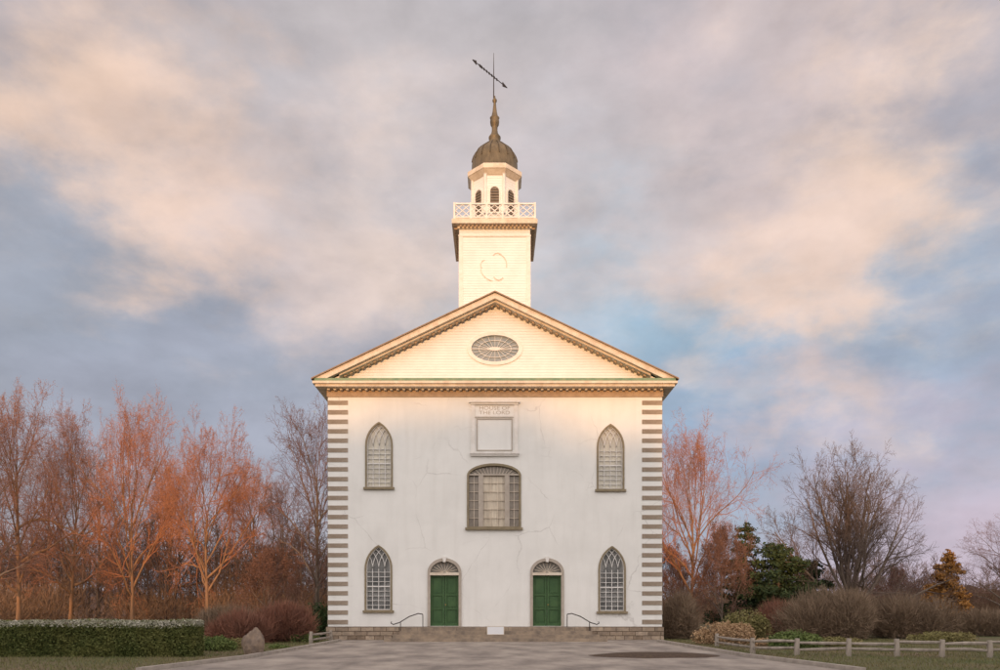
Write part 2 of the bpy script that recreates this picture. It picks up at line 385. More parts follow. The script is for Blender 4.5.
# tower
TH=2.08; TY=3.0; TYB=TY+2*TH; TC=TY+TH; zt1=gz(229,D0+TY); TX=-0.02
tower=ob("tower",MB().box(TX-TH,TX+TH,TY,TYB,15.5,zt1).mesh("tower",CLAP),church)
mb=MB()
for sx in (-1,1):
    for yy,s2 in ((TY,-1),(TYB,1)):
        a,b=sorted((TX+sx*(TH+0.03),TX+sx*(TH-0.22))); c,dd=sorted((yy+s2*0.03,yy-s2*0.22)); mb.box(a,b,c,dd,15.5,zt1-0.45)
mb.box(TX-TH-0.05,TX+TH+0.05,TY-0.05,TYB+0.05,zt1-0.45,zt1-0.36)
ob("corner_boards",mb.mesh("corner_boards",WHITE),tower)
mb=MB(); mb.box(TX-TH-0.1,TX+TH+0.1,TY-0.1,TYB+0.1,zt1,zt1+0.14); mb.box(TX-TH-0.42,TX+TH+0.42,TY-0.42,TYB+0.42,zt1+0.14,zt1+0.4)
mb.box(TX-TH-0.34,TX+TH+0.34,TY-0.34,TYB+0.34,zt1+0.4,zt1+0.47)
ob("tower_cornice",mb.mesh("tower_cornice",CREAM),tower)
tm=MB().box(-0.05,0.05,-0.1,0.1,0.0,0.14).mesh("tower_modillion",BROWN)
for i in range(18):
    x=-TH+0.1+(2*TH-0.2)*i/17
    for k in range(4):
        a=k*math.pi/2; r=TH+0.2; ca,sa=math.cos(a),math.sin(a)
        ob("tower_modillion",tm,tower,(TX+x*ca+r*sa,TC+x*sa-r*ca,zt1-0.001),rot=(0,0,a))
ez=gz(267,D0+TY); s=1/(F/(D0+TY))
ORN=M("faded_ornament_paint",(0.68,0.63,0.56),(0.60,0.54,0.47),scale=5)
def arc(cx,cz,r,a0,a1,n=12): return [((cx+r*math.cos(math.radians(a0+(a1-a0)*i/n)))*s,(cz+r*math.sin(math.radians(a0+(a1-a0)*i/n)))*s) for i in range(n+1)]
for nm,segs in (("lower_scroll",[(0,0,14,190,262,.05),(-9,2,5,100,220,.045),(4,-8,5,200,330,.045)]),("upper_scroll",[(0,2,12,-10,70,.05),(3,9,5,20,150,.045)])):
    mb=MB()
    for j,(cx,cz,r,a0,a1,ww) in enumerate(segs): mb.strip(arc(cx,cz,r,a0,a1),ww,-0.03-0.003*j,0)
    ob("scroll_ornament",mb.mesh("scroll_ornament",ORN),tower,(TX,TY,ez))
# balustrade
zb0=zt1+0.47; zb1=gz(203,D0+TY-0.3); hb=zb1-zb0; BH=TH+0.27
def side_mesh():
    mb=MB()
    mb.box(-BH,BH,-0.05,0.05,hb-0.09,hb); mb.box(-BH,BH,-0.04,0.04,0.04,0.11)
    np_=5; wseg=2*BH/np_
    for i in range(np_+1):
        x=-BH+wseg*i; mb.box(x-0.05,x+0.05,-0.055,0.055,0,hb+0.03)
    for i in range(np_):
        a=-BH+wseg*i+0.05; b=a+wseg-0.1; c=(a+b)/2; z0,z1=0.11,hb-0.09; zm=(z0+z1)/2
        mb.beam((a,z0),(b,z1),0.05,-0.02,0.02); mb.beam((a,z1),(b,z0),0.05,-0.017,0.023)
        mb.beam((a,zm),(c,z1),0.04,-0.014,0.026); mb.beam((c,z1),(b,zm),0.04,-0.011,0.028); mb.beam((b,zm),(c,z0),0.04,-0.014,0.026); mb.beam((c,z0),(a,zm),0.04,-0.011,0.028)
    return mb.mesh("balustrade",WHITE)
bm=side_mesh()
for k in range(4):
    a=k*math.pi/2
    ob("balustrade",bm,tower,(TX+math.sin(a)*BH,TC-math.cos(a)*BH,zb0),rot=(0,0,a))
# belfry
AP=1.34; zb2=gz(173,D0+TC-AP); zb3=gz(163.5,D0+TC-1.6); r8=1/math.cos(math.pi/8); rt=math.pi/8
belfry=ob("belfry",MB().lathe([(AP*r8,zb0-0.05),(AP*r8,zb2)],8,TX,TC,rt).mesh("belfry",CLAP),church)
mb=MB().lathe([((AP+.04)*r8,zb2-0.12),((AP+.14)*r8,zb2),((AP+.26)*r8,zb2+0.14),((AP+.30)*r8,zb2+0.16),((AP+.30)*r8,zb3),((AP+.22)*r8,zb3+0.07)],8,TX,TC,rt)
ob("belfry_cornice",mb.mesh("belfry_cornice",CREAM),belfry)
ob("belfry_plinth",MB().lathe([((AP+.05)*r8,zb0-0.02),((AP+.05)*r8,zb0+0.75),((AP+.02)*r8,zb0+0.8)],8,TX,TC,rt).mesh("belfry_plinth",CREAM),belfry)
cpm=MB().lathe([(0.10,0.8),(0.10,zb2-0.1-zb0),(0.14,zb2-0.05-zb0)],8).mesh("corner_pilaster",WHITE)
for k in range(8):
    a=rt+k*math.pi/4; ob("corner_pilaster",cpm,belfry,(TX+AP*r8*math.cos(a),TC+AP*r8*math.sin(a),zb0))
lw,lh=0.52,1.5
om=MB().slab([arch(lw+0.16,lh+0.08,0.34,-0.06),arch(lw,lh,0.26,0)],-0.06,0.02).mesh("louver_opening",WHITE)
lm=MB().slab([arch(lw+0.02,lh+0.01,0.27,-0.01)],-0.012,-0.006)
for j in range(9):
    z=0.05+j*0.16; hw_=lw/2 if z<lh-0.26 else lw/2*math.sqrt(max(0.02,1-((z-lh+0.26)/0.26)**2))
    lm.add([(-hw_,-0.075,z),(hw_,-0.075,z),(hw_,-0.013,z+0.07),(-hw_,-0.013,z+0.07)],[(0,1,2,3)])
lm=lm.mesh("louvers",LOUVER)
for k in range(8):
    a=k*math.pi/4
    o=ob("louver_opening",om,belfry,(TX+math.sin(a)*AP,TC-math.cos(a)*AP,zb0+0.9),rot=(0,0,a))
    o2=ob("louvers",lm,belfry,(TX+math.sin(a)*(AP+0.01),TC-math.cos(a)*(AP+0.01),zb0+0.9),rot=(0,0,a))
# dome
SD=F/(D0+TC)
zz=lambda py:1.54+(612-py)/SD
prof=[(1.52,zb3+0.0),(1.46,zb3+0.08),(1.42,zb3+0.1)]
for r,py in ((22.8,165),(22.4,162.5),(21.2,159),(19,155),(16,151.8),(12.6,148.8),(9.2,146),(6.6,143.2),(5.2,141),(6.0,139),(6.0,137.5),(4.8,136),(3.3,133.5),(2.8,130),(3.0,127),(4.2,125),(4.6,122),(4.2,119.5),(4.8,118.2),(3.2,116.5),(2.2,112),(1.5,106),(1.2,103),(2.2,101.5),(2.2,100),(1.0,98.5),(0.5,96)):
    prof.append((r/SD,zz(py)))
ob("dome",MB().lathe(prof,32,TX,TC).mesh("dome",DOME,True),church)
rbm=MB().tube([(r+0.015,0,z) for r,z in prof[3:10]],[0.03]*7,5).mesh("dome_rib",RIB)
for k in range(16): ob("dome_rib",rbm,church,(TX,TC,0),rot=(0,0,2*math.pi*(k+.5)/16))
# weather vane
VX=TX-0.06; zv=zz(77)
vane=ob("weather_vane",MB().tube([(VX,TC,zz(98)),(VX,TC,zz(70)),(VX,TC,zz(53))],[0.035,0.025,0.012],6).mesh("weather_vane",IRON),church)
d=Vector((2.1,2.5,0)).normalized()
mb=MB(); c=Vector((VX,TC,zv))
def P(t,up=0): return c+d*t+Vector((0,0,up))
mb.tube([P(-1.95),P(1.3)],[0.028,0.028],6)
for t0,t1,h0,h1 in ((-1.95,-1.6,0.02,0.13),(-1.35,-1.05,0.08,0.08),(0.85,1.3,0.14,0.02)):
    vs=[P(t0,h0),P(t1,h1),P(t1,-h1),P(t0,-h0)]; off=Vector((d.y,-d.x,0))*0.012
    mb.add([v-off for v in vs]+[v+off for v in vs],[(0,1,2,3),(7,6,5,4),(1,0,4,5),(2,1,5,6),(3,2,6,7),(0,3,7,4)])
for k in range(6):
    t=-0.9+k*0.24
    mb.tube([P(t+0.07*math.cos(a*0.785),0.07*math.sin(a*0.785)) for a in range(9)],[0.018]*9,5)
ob("vane_arrow",mb.mesh("vane_arrow",IRON),vane)

# ------------------------------------------------------------ steps, rails, sign
steps=ob("stone_steps",MB().box(fx(408),fx(583),-1.5,-0.1,-0.1,ZB-0.02).box(fx(404),fx(588),-1.9,-1.502,-0.1,0.54).box(fx(398),fx(594),-2.3,-1.902,-0.1,0.36).box(fx(391),fx(600),-2.75,-2.302,-0.1,0.18).mesh("stone_steps",STEP),
   label="worn sandstone entrance steps across the church front",cat="steps")
for px in (420,436,458,481,508,531,553,572):
    ob("step_joint",MB().box(fx(px)-0.006,fx(px)+0.006,-1.504,-1.49,0.55,ZB-0.022).mesh("step_joint",BACKD),steps)
for px,sg in ((424,-1),(566,1)):
    xo=fx(px)
    pts=[(0,-0.7,1.42),(sg*0.25,-0.75,1.46),(sg*0.7,-0.9,1.3),(sg*1.2,-1.2,0.98),(sg*1.5,-1.45,0.88),(sg*1.62,-1.5,0.95),(sg*1.58,-1.5,1.03)]
    mb=MB().tube(pts,[0.028]*7,6); mb.tube([(0,-0.7,0.7),(0,-0.7,1.42)],[0.022]*2,6); mb.tube([(sg*1.15,-1.17,0.5),(sg*1.15,-1.17,1.0)],[0.022]*2,6)
    ob("handrail",mb.mesh("handrail",IRON),None,(xo,0,0),label="curved black iron handrail beside the church steps",cat="handrail",group="handrails at the church steps")
SIGNW=M("white_sign_board",(0.75,0.77,0.8))
sg_=ob("sign",None,None,(fx(495.5),-2.1,0.36),label="small white notice board standing on the stone steps",cat="sign")
ob("board",MB().box(-0.42,0.42,-0.03,0.0,0.02,0.42).mesh("board",SIGNW),sg_)
ob("sign_frame",MB().box(-0.45,0.45,-0.04,0.01,-0.0,0.02).box(-0.45,0.45,-0.04,0.01,0.42,0.445).box(-0.45,-0.42,-0.04,0.01,0.02,0.42).box(0.42,0.45,-0.04,0.01,0.02,0.42).mesh("sign_frame",CREAM),sg_)

# ------------------------------------------------------------ ground
G=MB(); n=1500; G.add([(-n,-n,0),(n,-n,0),(n,n,0),(-n,n,0)],[(0,1,2,3)])
ob("ground",G.mesh("ground",M("ground_grass_litter",(0.085,0.095,0.035),(0.16,0.115,0.07),scale=0.25,rough=1,bump=0.05)),kind="structure")
PAVE=M("pale_concrete",(0.40,0.345,0.295),(0.20,0.17,0.15),scale=0.8,rough=0.95,bump=0.015,stretch=(1,0.5,1))
KERB=M("kerb_concrete",(0.42,0.37,0.32),(0.3,0.26,0.23),scale=3,rough=0.95)
ASPH=M("asphalt",(0.055,0.052,0.05),(0.08,0.075,0.07),scale=8,rough=0.95)
MULCH=M("mulch",(0.06,0.04,0.03),(0.11,0.075,0.05),scale=9,rough=1,bump=0.05)
P_=[(-8.0,-2.0),(-9.0,-1.0),(-9.0,-0.12),(9.1,-0.12),(9.1,-1.2),(8.3,-2.6),(8.5,-16),(9.3,-23),(-9.0,-23),(-8.1,-17)]
ob("forecourt_pavement",MB().add([(x,y,0.008) for x,y in P_],[tuple(reversed(range(len(P_))))]).mesh("forecourt_pavement",PAVE),kind="structure")
ob("road",MB().add([(-300,-36,0.006),(300,-36,0.006),(300,-23.1,0.006),(-300,-23.1,0.006)],[(0,1,2,3)]).mesh("road",ASPH),kind="structure")
for pts in ([(-8.15,-2.0),(-8.1,-9),(-8.22,-17),(-9.12,-22.9)],[(8.42,-2.7),(8.62,-16),(9.42,-22.9)]):
    mb=MB()
    for (a,b),(c2,d2) in zip(pts[:-1],pts[1:]):
        dx,dy=c2-a,d2-b; l=math.hypot(dx,dy); nx,ny=-dy/l*0.08,dx/l*0.08
        mb.add([(a-nx,b-ny,0),(c2-nx,d2-ny,0),(c2+nx,d2+ny,0),(a+nx,b+ny,0),(a-nx,b-ny,.12),(c2-nx,d2-ny,.12),(c2+nx,d2+ny,.12),(a+nx,b+ny,.12)],
          [(3,2,1,0),(4,5,6,7),(0,1,5,4),(1,2,6,5),(2,3,7,6),(3,0,4,7)])
    ob("kerb",mb.mesh("kerb",KERB),kind="structure")
mb=MB(); vs=[(5.6,-15.5,0.12)]; nn=28
for r,z in ((0.6,0.1),(1,0.012)):
    for i in range(nn):
        a=2*math.pi*i/nn; rr=r*(1+0.12*noise.noise(Vector((math.cos(a)*2,math.sin(a)*2,0)))); vs.append((5.6+2.3*rr*math.cos(a),-15.5+1.5*rr*math.sin(a),z))
fs=[(0,1+i,1+(i+1)%nn) for i in range(nn)]+[(1+i,1+nn+i,1+nn+(i+1)%nn,1+(i+1)%nn) for i in range(nn)]
ob("mulch_bed",mb.add(vs,fs).mesh("mulch_bed",MULCH),kind="structure")

# ------------------------------------------------------------ vegetation tools
def leaf_cloud(rng,lumps,n,size,shell=0.5,flat=False):
    L=np.array(lumps,dtype=float)
    vol=(L[:,3]*L[:,4]*L[:,5])**0.75; idx=rng.choice(len(L),n,p=vol/vol.sum())
    d=rng.normal(size=(n,3)); d/=np.linalg.norm(d,axis=1)[:,None]
    r=1-shell*rng.random(n)**1.6
    nz_=1+0.16*np.sin(7*d[:,0]+3*idx)*np.cos(6*d[:,1]+idx)+0.1*np.sin(17*d[:,2]+9*d[:,0])
    p=L[idx,:3]+d*L[idx,3:]*(r*nz_)[:,None]
    p=p[p[:,2]>0.02]; n=len(p)
    a=rng.normal(size=(n,3)); a/=np.linalg.norm(a,axis=1)[:,None]
    b=np.cross(a,rng.normal(size=(n,3))); b/=np.linalg.norm(b,axis=1)[:,None]
    s=size*(0.6+0.8*rng.random(n))[:,None]
    V=np.stack([p-a*s,p+b*s*0.55,p+a*s,p-b*s*0.55],1).reshape(-1,3)
    return V,np.arange(n*4).reshape(-1,4)
def stick_cloud(rng,lumps,n,length,width,up=0.7,out=0.6):
    L=np.array(lumps,dtype=float); vol=(L[:,3]*L[:,4]*L[:,5]); idx=rng.choice(len(L),n,p=vol/vol.sum())
    d=rng.normal(size=(n,3)); d/=np.linalg.norm(d,axis=1)[:,None]
    r=rng.random(n)**0.45
    p=L[idx,:3]+d*L[idx,3:]*r[:,None]; k=p[:,2]>0.02; p=p[k]; d=d[k]; n=len(p)
    q=d*out+rng.normal(size=(n,3))*0.4; q[:,2]+=up; q/=np.linalg.norm(q,axis=1)[:,None]
    b=np.cross(q,rng.normal(size=(n,3))); b/=np.linalg.norm(b,axis=1)[:,None]
    l=length*(0.5+rng.random(n))[:,None]
    V=np.stack([p-b*width,p+b*width,p+q*l],1).reshape(-1,3)
    return V,np.arange(n*3).reshape(-1,3)

def grow(seed,H,CR,trunk=0.8,tmin=0.28,nch=(14,9,7,5),a_lo=55,a_hi=20,r0=None,wob=0.10,trop=0.035,twr=0.013,prof=None,bud=True,lens=(0.58,0.52,0.5),trad=0.7,da=38):
    R=random.Random(seed); r0=r0 or H*0.017
    T=MB(); C=MB(); buds=[]; maxl=len(nch)
    sides=(9,6,4,3,3)
    def rv(): return Vector((R.gauss(0,1),R.gauss(0,1),R.gauss(0,1)))
    def br(p,d,L,r,l,nseg):
        pts=[p.copy()]; rad=[r]; ds=[d.copy()]; st=L/nseg
        for i in range(nseg):
            d=(d+rv()*wob*(0.5 if l==0 else 1.0+0.3*l)+Vector((0,0,trop if l else 0.05))).normalized()
            p=p+d*st; pts.append(p.copy()); ds.append(d.copy())
            f=(i+1)/nseg; rad.append(max(twr*0.7,r*(1-f*(0.75 if l else trad))))
        if l==0: rad[0]=r*1.35
        (T if l<2 else C).tube(pts,rad,sides[min(l,4)],cap=False)
        if l==maxl:
            if bud:
                for q in range(2): buds.append(tuple(pts[-1-q]+rv()*0.03))
            return
        n=nch[l]; n=max(2,int(n*(0.8+0.4*R.random()))) if l else nch[0]
        t0=tmin if l==0 else 0.22
        az=R.random()*6.28
        for j in range(n):
            t=t0+(1-t0)*(j+R.random()*0.8)/n; t=min(t,0.999)
            k=int(t*nseg); fr_=t*nseg-k; q=pts[k].lerp(pts[k+1],fr_); dd=ds[k+1]; rr=rad[k]*(1-fr_)+rad[k+1]*fr_
            az+=2.4+R.gauss(0,0.4)
            if l==0:
                tt=(t-t0)/(1-t0); ang=math.radians(a_lo+(a_hi-a_lo)*tt+R.gauss(0,7))
                pr=(1-0.5*tt) if prof is None else prof(tt)
                LL=CR*1.35*pr*(0.85+0.3*R.random())
            else:
                ang=math.radians(da+R.gauss(0,10)); LL=L*lens[l-1]*(1.15-0.6*t)*(0.75+0.5*R.random())
            ref=Vector((1,0,0)) if abs(dd.x)<0.8 else Vector((0,1,0))
            a=dd.cross(ref).normalized(); b=dd.cross(a)
            nd=(dd*math.cos(ang)+(a*math.cos(az)+b*math.sin(az))*math.sin(ang)).normalized()
            ns={1:7,2:4,3:3}.get(l+1,2)
            br(q,nd,LL,max(twr,rr*(0.62 if l==0 else 0.55)),l+1,ns)
    br(Vector((0,0,-0.1)),Vector((R.gauss(0,.02),R.gauss(0,.02),1)).normalized(),H*trunk,r0,0,8)
    return T,C,buds
def crown_mesh(C,buds,mat,bs=0.05,seed=0,nb=2):
    V=np.array(C.v,dtype=np.float32); Q=np.array([q for q in C.f if len(q)==4],dtype=np.int32)
    if buds and bs>0:
        rng=np.random.default_rng(seed); B=np.repeat(np.array(buds,dtype=np.float32),nb,0); n=len(B)
        B=B+rng.normal(size=(n,3))*bs*1.8
        a=rng.normal(size=(n,3)); a/=np.linalg.norm(a,axis=1)[:,None]; b=np.cross(a,rng.normal(size=(n,3))); b/=np.linalg.norm(b,axis=1)[:,None]
        W=np.stack([B-a*bs,B+b*bs*.4,B+a*bs,B-b*bs*.4],1).reshape(-1,3)
        o=len(V); V=np.vstack([V,W]); Q=np.vstack([Q,np.arange(n*4).reshape(-1,4)+o])
    return fast("crown",V,Q,mat)

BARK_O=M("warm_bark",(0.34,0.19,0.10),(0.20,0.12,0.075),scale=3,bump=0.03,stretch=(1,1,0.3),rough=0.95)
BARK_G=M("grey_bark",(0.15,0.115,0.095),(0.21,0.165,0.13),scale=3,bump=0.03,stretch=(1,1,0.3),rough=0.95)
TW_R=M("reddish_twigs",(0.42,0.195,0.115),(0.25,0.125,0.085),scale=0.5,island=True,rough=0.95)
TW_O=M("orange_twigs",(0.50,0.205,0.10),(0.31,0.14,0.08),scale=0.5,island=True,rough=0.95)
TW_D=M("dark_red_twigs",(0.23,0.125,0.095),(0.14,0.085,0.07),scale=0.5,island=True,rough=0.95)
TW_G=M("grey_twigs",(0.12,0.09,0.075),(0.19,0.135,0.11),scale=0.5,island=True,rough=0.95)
vars_={}
def variant(key,mat_b,mat_t,bs,nb=2,**kw):
    T,C,B=grow(**kw); vars_[key]=(T.mesh("trunk",mat_b,True),crown_mesh(C,B,mat_t,bs,kw['seed'],nb),kw['H'])
rnd=lambda t:0.66+0.44*math.sin(math.pi*min(1,0.12+0.72*t))-0.22*t
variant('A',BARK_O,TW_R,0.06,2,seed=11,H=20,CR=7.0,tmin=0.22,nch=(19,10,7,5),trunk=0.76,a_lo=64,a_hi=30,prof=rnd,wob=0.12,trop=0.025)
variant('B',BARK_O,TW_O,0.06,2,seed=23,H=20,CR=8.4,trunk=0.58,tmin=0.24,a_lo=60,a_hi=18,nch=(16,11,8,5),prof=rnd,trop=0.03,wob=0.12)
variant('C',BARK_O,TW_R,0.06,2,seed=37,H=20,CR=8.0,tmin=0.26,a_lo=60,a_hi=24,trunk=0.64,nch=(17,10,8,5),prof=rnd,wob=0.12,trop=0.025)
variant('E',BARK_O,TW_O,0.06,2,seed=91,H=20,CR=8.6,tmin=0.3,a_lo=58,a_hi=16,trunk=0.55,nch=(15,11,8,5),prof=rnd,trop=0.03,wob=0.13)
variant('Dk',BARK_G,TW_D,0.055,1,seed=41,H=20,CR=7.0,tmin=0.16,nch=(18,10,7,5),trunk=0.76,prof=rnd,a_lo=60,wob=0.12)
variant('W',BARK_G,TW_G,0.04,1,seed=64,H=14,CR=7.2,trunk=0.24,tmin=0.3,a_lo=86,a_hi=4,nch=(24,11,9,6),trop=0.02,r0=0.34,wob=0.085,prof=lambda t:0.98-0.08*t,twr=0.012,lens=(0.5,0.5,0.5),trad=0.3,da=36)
variant('S',BARK_G,TW_D,0.07,2,seed=77,H=8,CR=3.6,trunk=0.5,tmin=0.15,a_lo=65,nch=(12,9,7,5),r0=0.14,twr=0.012)
HT={};WT={}
def tree(key,px,d,top,wpx,label,rot=0,group=None):
    tm,cm,H=vars_[key]
    if key not in HT:
        co=np.zeros(len(cm.vertices)*3,dtype=np.float32); cm.vertices.foreach_get('co',co); co=co.reshape(-1,3); HT[key]=float(np.percentile(co[:,2],99.6)); WT[key]=float(np.percentile(np.abs(co[:,:2]),98))*2
    h=gz(top,d); s=h/HT[key]; sw=(wpx/F*d)/WT[key]
    e=ob("tree",None,None,(gx(px,d),gy(d),0),label=label,cat="tree",group=group,rot=(0,0,rot),scale=(sw,sw,s))
    ob("trunk",tm,e); ob("crown",cm,e); return e
g="bare trees around the church"
tall="tall leafless tree with sunlit reddish branches in the woods"
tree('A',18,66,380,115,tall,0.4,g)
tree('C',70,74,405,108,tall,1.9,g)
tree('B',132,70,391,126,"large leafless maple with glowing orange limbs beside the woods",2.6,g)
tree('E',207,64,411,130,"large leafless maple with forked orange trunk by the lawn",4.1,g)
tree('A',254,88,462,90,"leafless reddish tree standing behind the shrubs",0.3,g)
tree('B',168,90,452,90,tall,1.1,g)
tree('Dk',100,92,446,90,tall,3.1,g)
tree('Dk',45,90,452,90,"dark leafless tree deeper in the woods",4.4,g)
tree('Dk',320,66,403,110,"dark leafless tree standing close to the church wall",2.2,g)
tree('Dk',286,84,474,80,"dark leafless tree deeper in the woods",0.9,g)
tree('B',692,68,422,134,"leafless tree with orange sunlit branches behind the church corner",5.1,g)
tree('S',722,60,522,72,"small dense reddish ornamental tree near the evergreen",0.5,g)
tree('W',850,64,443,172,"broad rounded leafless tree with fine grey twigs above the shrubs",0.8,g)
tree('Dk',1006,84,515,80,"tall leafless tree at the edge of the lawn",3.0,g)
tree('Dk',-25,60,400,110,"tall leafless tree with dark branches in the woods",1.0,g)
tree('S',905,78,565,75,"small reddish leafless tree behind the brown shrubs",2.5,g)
tree('S',672,74,545,60,"small reddish leafless tree behind the church",3.5,g)
tree('S',270,66,545,80,"small reddish leafless tree behind the shrubs",1.2,g)

# evergreens
EG=M("dark_evergreen_needles",(0.022,0.044,0.02),(0.07,0.095,0.038),scale=0.6,island=True,rough=0.9)
OR=M("rusty_larch_needles",(0.50,0.24,0.065),(0.28,0.15,0.05),scale=1.0,island=True,rough=0.9)
def conifer(px,d,top,wpx,mat,label,seed,n=16000,irr=0.35,size=0.14,pw_=0.75,k=0.30):
    rng=np.random.default_rng(seed); h=gz(top,d); w=wpx/F*d/2; x,y=gx(px,d),gy(d)
    e=ob("conifer_tree",None,None,(x,y,0),label=label,cat="tree")
    mb=MB().tube([(0,0,-0.1),(0.05,0,h*0.5),(0,0,h*0.95)],[h*0.022,h*0.014,0.02],8,False); lumps=[]
    for i in range(90):
        t=rng.random()**1.1; z=h*(0.06+0.86*t); rr=w*(1-t)**pw_*(0.6+irr*rng.random()*1.3)+0.1; a=rng.random()*6.28
        tip=(rr*math.cos(a),rr*math.sin(a),z-rr*0.05)
        mb.tube([(0,0,z),tip],[0.04,0.012],4,False)
        for q in (0.3,0.65,0.95):
            s=max(0.25,w*k*(1-0.6*t)*(0.7+0.6*rng.random())); lumps.append((tip[0]*q,tip[1]*q,z-rr*0.05*q+rng.normal()*0.1,s,s,s*0.6))
    ob("trunk",mb.mesh("trunk",BARK_G),e)
    V,Q=leaf_cloud(rng,lumps,n,size,1.0); ob("crown",fast("crown",V,Q,mat),e)
conifer(778,60,534,92,EG,"dark green spreading evergreen beside the shrubs",3,26000,0.5,0.12,0.45,0.24)
conifer(745,66,514,62,EG,"dark green evergreen standing behind the reddish tree",8,17000,0.5,0.12,0.6,0.24)
conifer(948,66,545,52,OR,"narrow rusty orange conifer at the wood's edge",4,16000,0.4,0.11,0.6,0.24)
conifer(812,68,556,66,EG,"low dark evergreen among the brown shrubs",9,13000,0.5,0.12,0.5,0.26)

# background woodland
TWW=M("woodland_twigs",(0.19,0.13,0.10),(0.11,0.08,0.07),scale=0.15,rough=1)
TWB=M("brown_brush",(0.18,0.12,0.08),(0.28,0.18,0.12),scale=0.3,island=True,rough=1)
def woodland(name,pxa,pxb,da,db,ha,hb,n,seed,mat,brush):
    rng=np.random.default_rng(seed); base=[]
    for s in range(4):
        T,C,B=grow(seed=seed*10+s,H=10,CR=3.8,nch=(10,7,6),tmin=0.15,twr=0.02,bud=False,r0=0.12,a_lo=50,trunk=0.7)
        V=np.vstack([np.array(T.v),np.array(C.v)]); Q=np.vstack([np.array(T.f),np.array(C.f)+len(T.v)]); base.append((V,Q))
    Vs=[];Qs=[];o=0
    for i in range(n):
        V,Q=base[i%4]; d=da+(db-da)*rng.random(); px=pxa+(pxb-pxa)*(i+rng.random())/n; h=(ha+(hb-ha)*rng.random())/10
        a=rng.random()*6.28; c,s=math.cos(a),math.sin(a); W=V.copy()
        W[:,0]=(V[:,0]*c-V[:,1]*s)*h+gx(px,d); W[:,1]=(V[:,0]*s+V[:,1]*c)*h+gy(d); W[:,2]=V[:,2]*h
        Vs.append(W);Qs.append(Q+o);o+=len(W)
    o1=ob(name,fast(name,np.vstack(Vs),np.vstack(Qs),mat),kind="stuff",label="mass of bare woodland trees and branches",cat="woodland")
    lumps=[]
    for i in range(brush):
        d=da-6+(db-da)*rng.random(); px=pxa+(pxb-pxa)*rng.random(); hh=1.2+2.2*rng.random(); lumps.append((gx(px,d),gy(d),hh*0.5,hh*1.2,hh,hh))
    V,Q=stick_cloud(rng,lumps,brush*900,0.8,0.025)
    ob("undergrowth",fast("undergrowth",V,Q,TWB),kind="stuff",label="brown tangled undergrowth along the woods",cat="undergrowth")
woodland("woodland",-60,345,80,115,8,14,80,1,TWW,60)
woodland("woodland",650,1070,85,130,5,9,70,2,TWW,55)
R_=random.Random(3)
def ridge(name,pts,mat,thick):
    vs=[];fs=[]
    for i,(x,y,z) in enumerate(pts):
        vs+=[(x,y-thick,-0.2),(x,y-thick*0.5,z*0.8),(x,y,z),(x,y+thick*0.5,z*0.8),(x,y+thick,-0.2)]
    for i in range(len(pts)-1):
        for k in range(4): fs.append((i*5+k,(i+1)*5+k,(i+1)*5+k+1,i*5+k+1))
    return ob(name,MB().add(vs,fs).mesh(name,mat),kind="structure")
HILL=M("wooded_hill",(0.10,0.07,0.065),(0.06,0.05,0.05),scale=0.25,rough=1,bump=0.3)
pts=[]
for i in range(500):
    x=-260+i*520/499; pts.append((x,165+20*noise.noise(Vector((x*0.01,0,1))),6+3*noise.noise(Vector((x*0.03,0,0)))+2.0*noise.noise(Vector((x*0.3,3,0)))+1.0*R_.random()))
ridge("hill",pts,HILL,14)
# unseen ridge added behind the camera, crest shaped to shade the lower walls
AZ=7.0; EL=5.0
pts=[]
def crest(x):
    def ss(a,b,t): t=min(1,max(0,(t-a)/(b-a))); return t*t*(3-2*t)
    return 14.0+(23.0-14.0)*ss(-42,-28,x)-8.0*ss(-8.5,-5,x)+6.0*ss(4,9,x)
for i in range(4400):
    x=-240+i*0.1; pts.append((x,-140,crest(x)+1.9*noise.noise(Vector((x*0.14,0,5)))+1.3*noise.noise(Vector((x*0.5,0,2)))+3.4*R_.random()**1.5-0.6))
ridge("hill",pts,HILL,30)

# shrubs
def shrub(label,px,d,wpx,hpy_top,mat,kind='stick',n=5000,seed=1,size=0.05,lumpn=6,dep=0.8,length=0.5,shell=0.5):
    rng=np.random.default_rng(seed); h=gz(hpy_top,d); w=wpx/F*d/2; L=[(0,0,h*0.35,w*0.7,w*dep*0.7,h*0.55)]
    for i in range(lumpn):
        a=rng.random()*6.28; q=0.45+0.3*rng.random(); hh=h*(0.5+0.28*rng.random()); L.append((w*q*math.cos(a),w*dep*q*math.sin(a),hh*0.5,w*0.38,w*0.38,hh*0.62))
    e=ob("shrub",None,None,(gx(px,d),gy(d),0),label=label,cat="shrub")
    mb=MB()
    for i in range(10):
        a=rng.random()*6.28; r=w*0.6*rng.random(); mb.tube([(r*.2*math.cos(a),r*.2*math.sin(a),-0.05),(r*.6*math.cos(a),r*.6*math.sin(a),h*0.4),(r*math.cos(a),r*math.sin(a),h*0.75)],[0.03,0.02,0.008],4,False)
    ob("stem",mb.mesh("stem",BARK_G),e)
    if kind=='stick': V,Q=stick_cloud(rng,L,n,length,size*0.3)
    else: V,Q=leaf_cloud(rng,L,n,size,shell)
    ob("foliage",fast("foliage",V,Q,mat),e)
RED=M("russet_twigs",(0.29,0.13,0.085),(0.18,0.095,0.07),scale=0.8,island=True,rough=1)
TAN=M("tan_dry_foliage",(0.50,0.34,0.20),(0.32,0.21,0.12),scale=0.8,island=True,rough=1)
GRY=M("grey_brown_twigs",(0.28,0.20,0.135),(0.16,0.115,0.08),scale=0.7,island=True,rough=1)
GRN=M("green_shrub_leaves",(0.08,0.125,0.035),(0.16,0.19,0.06),scale=1.5,island=True,rough=0.8)
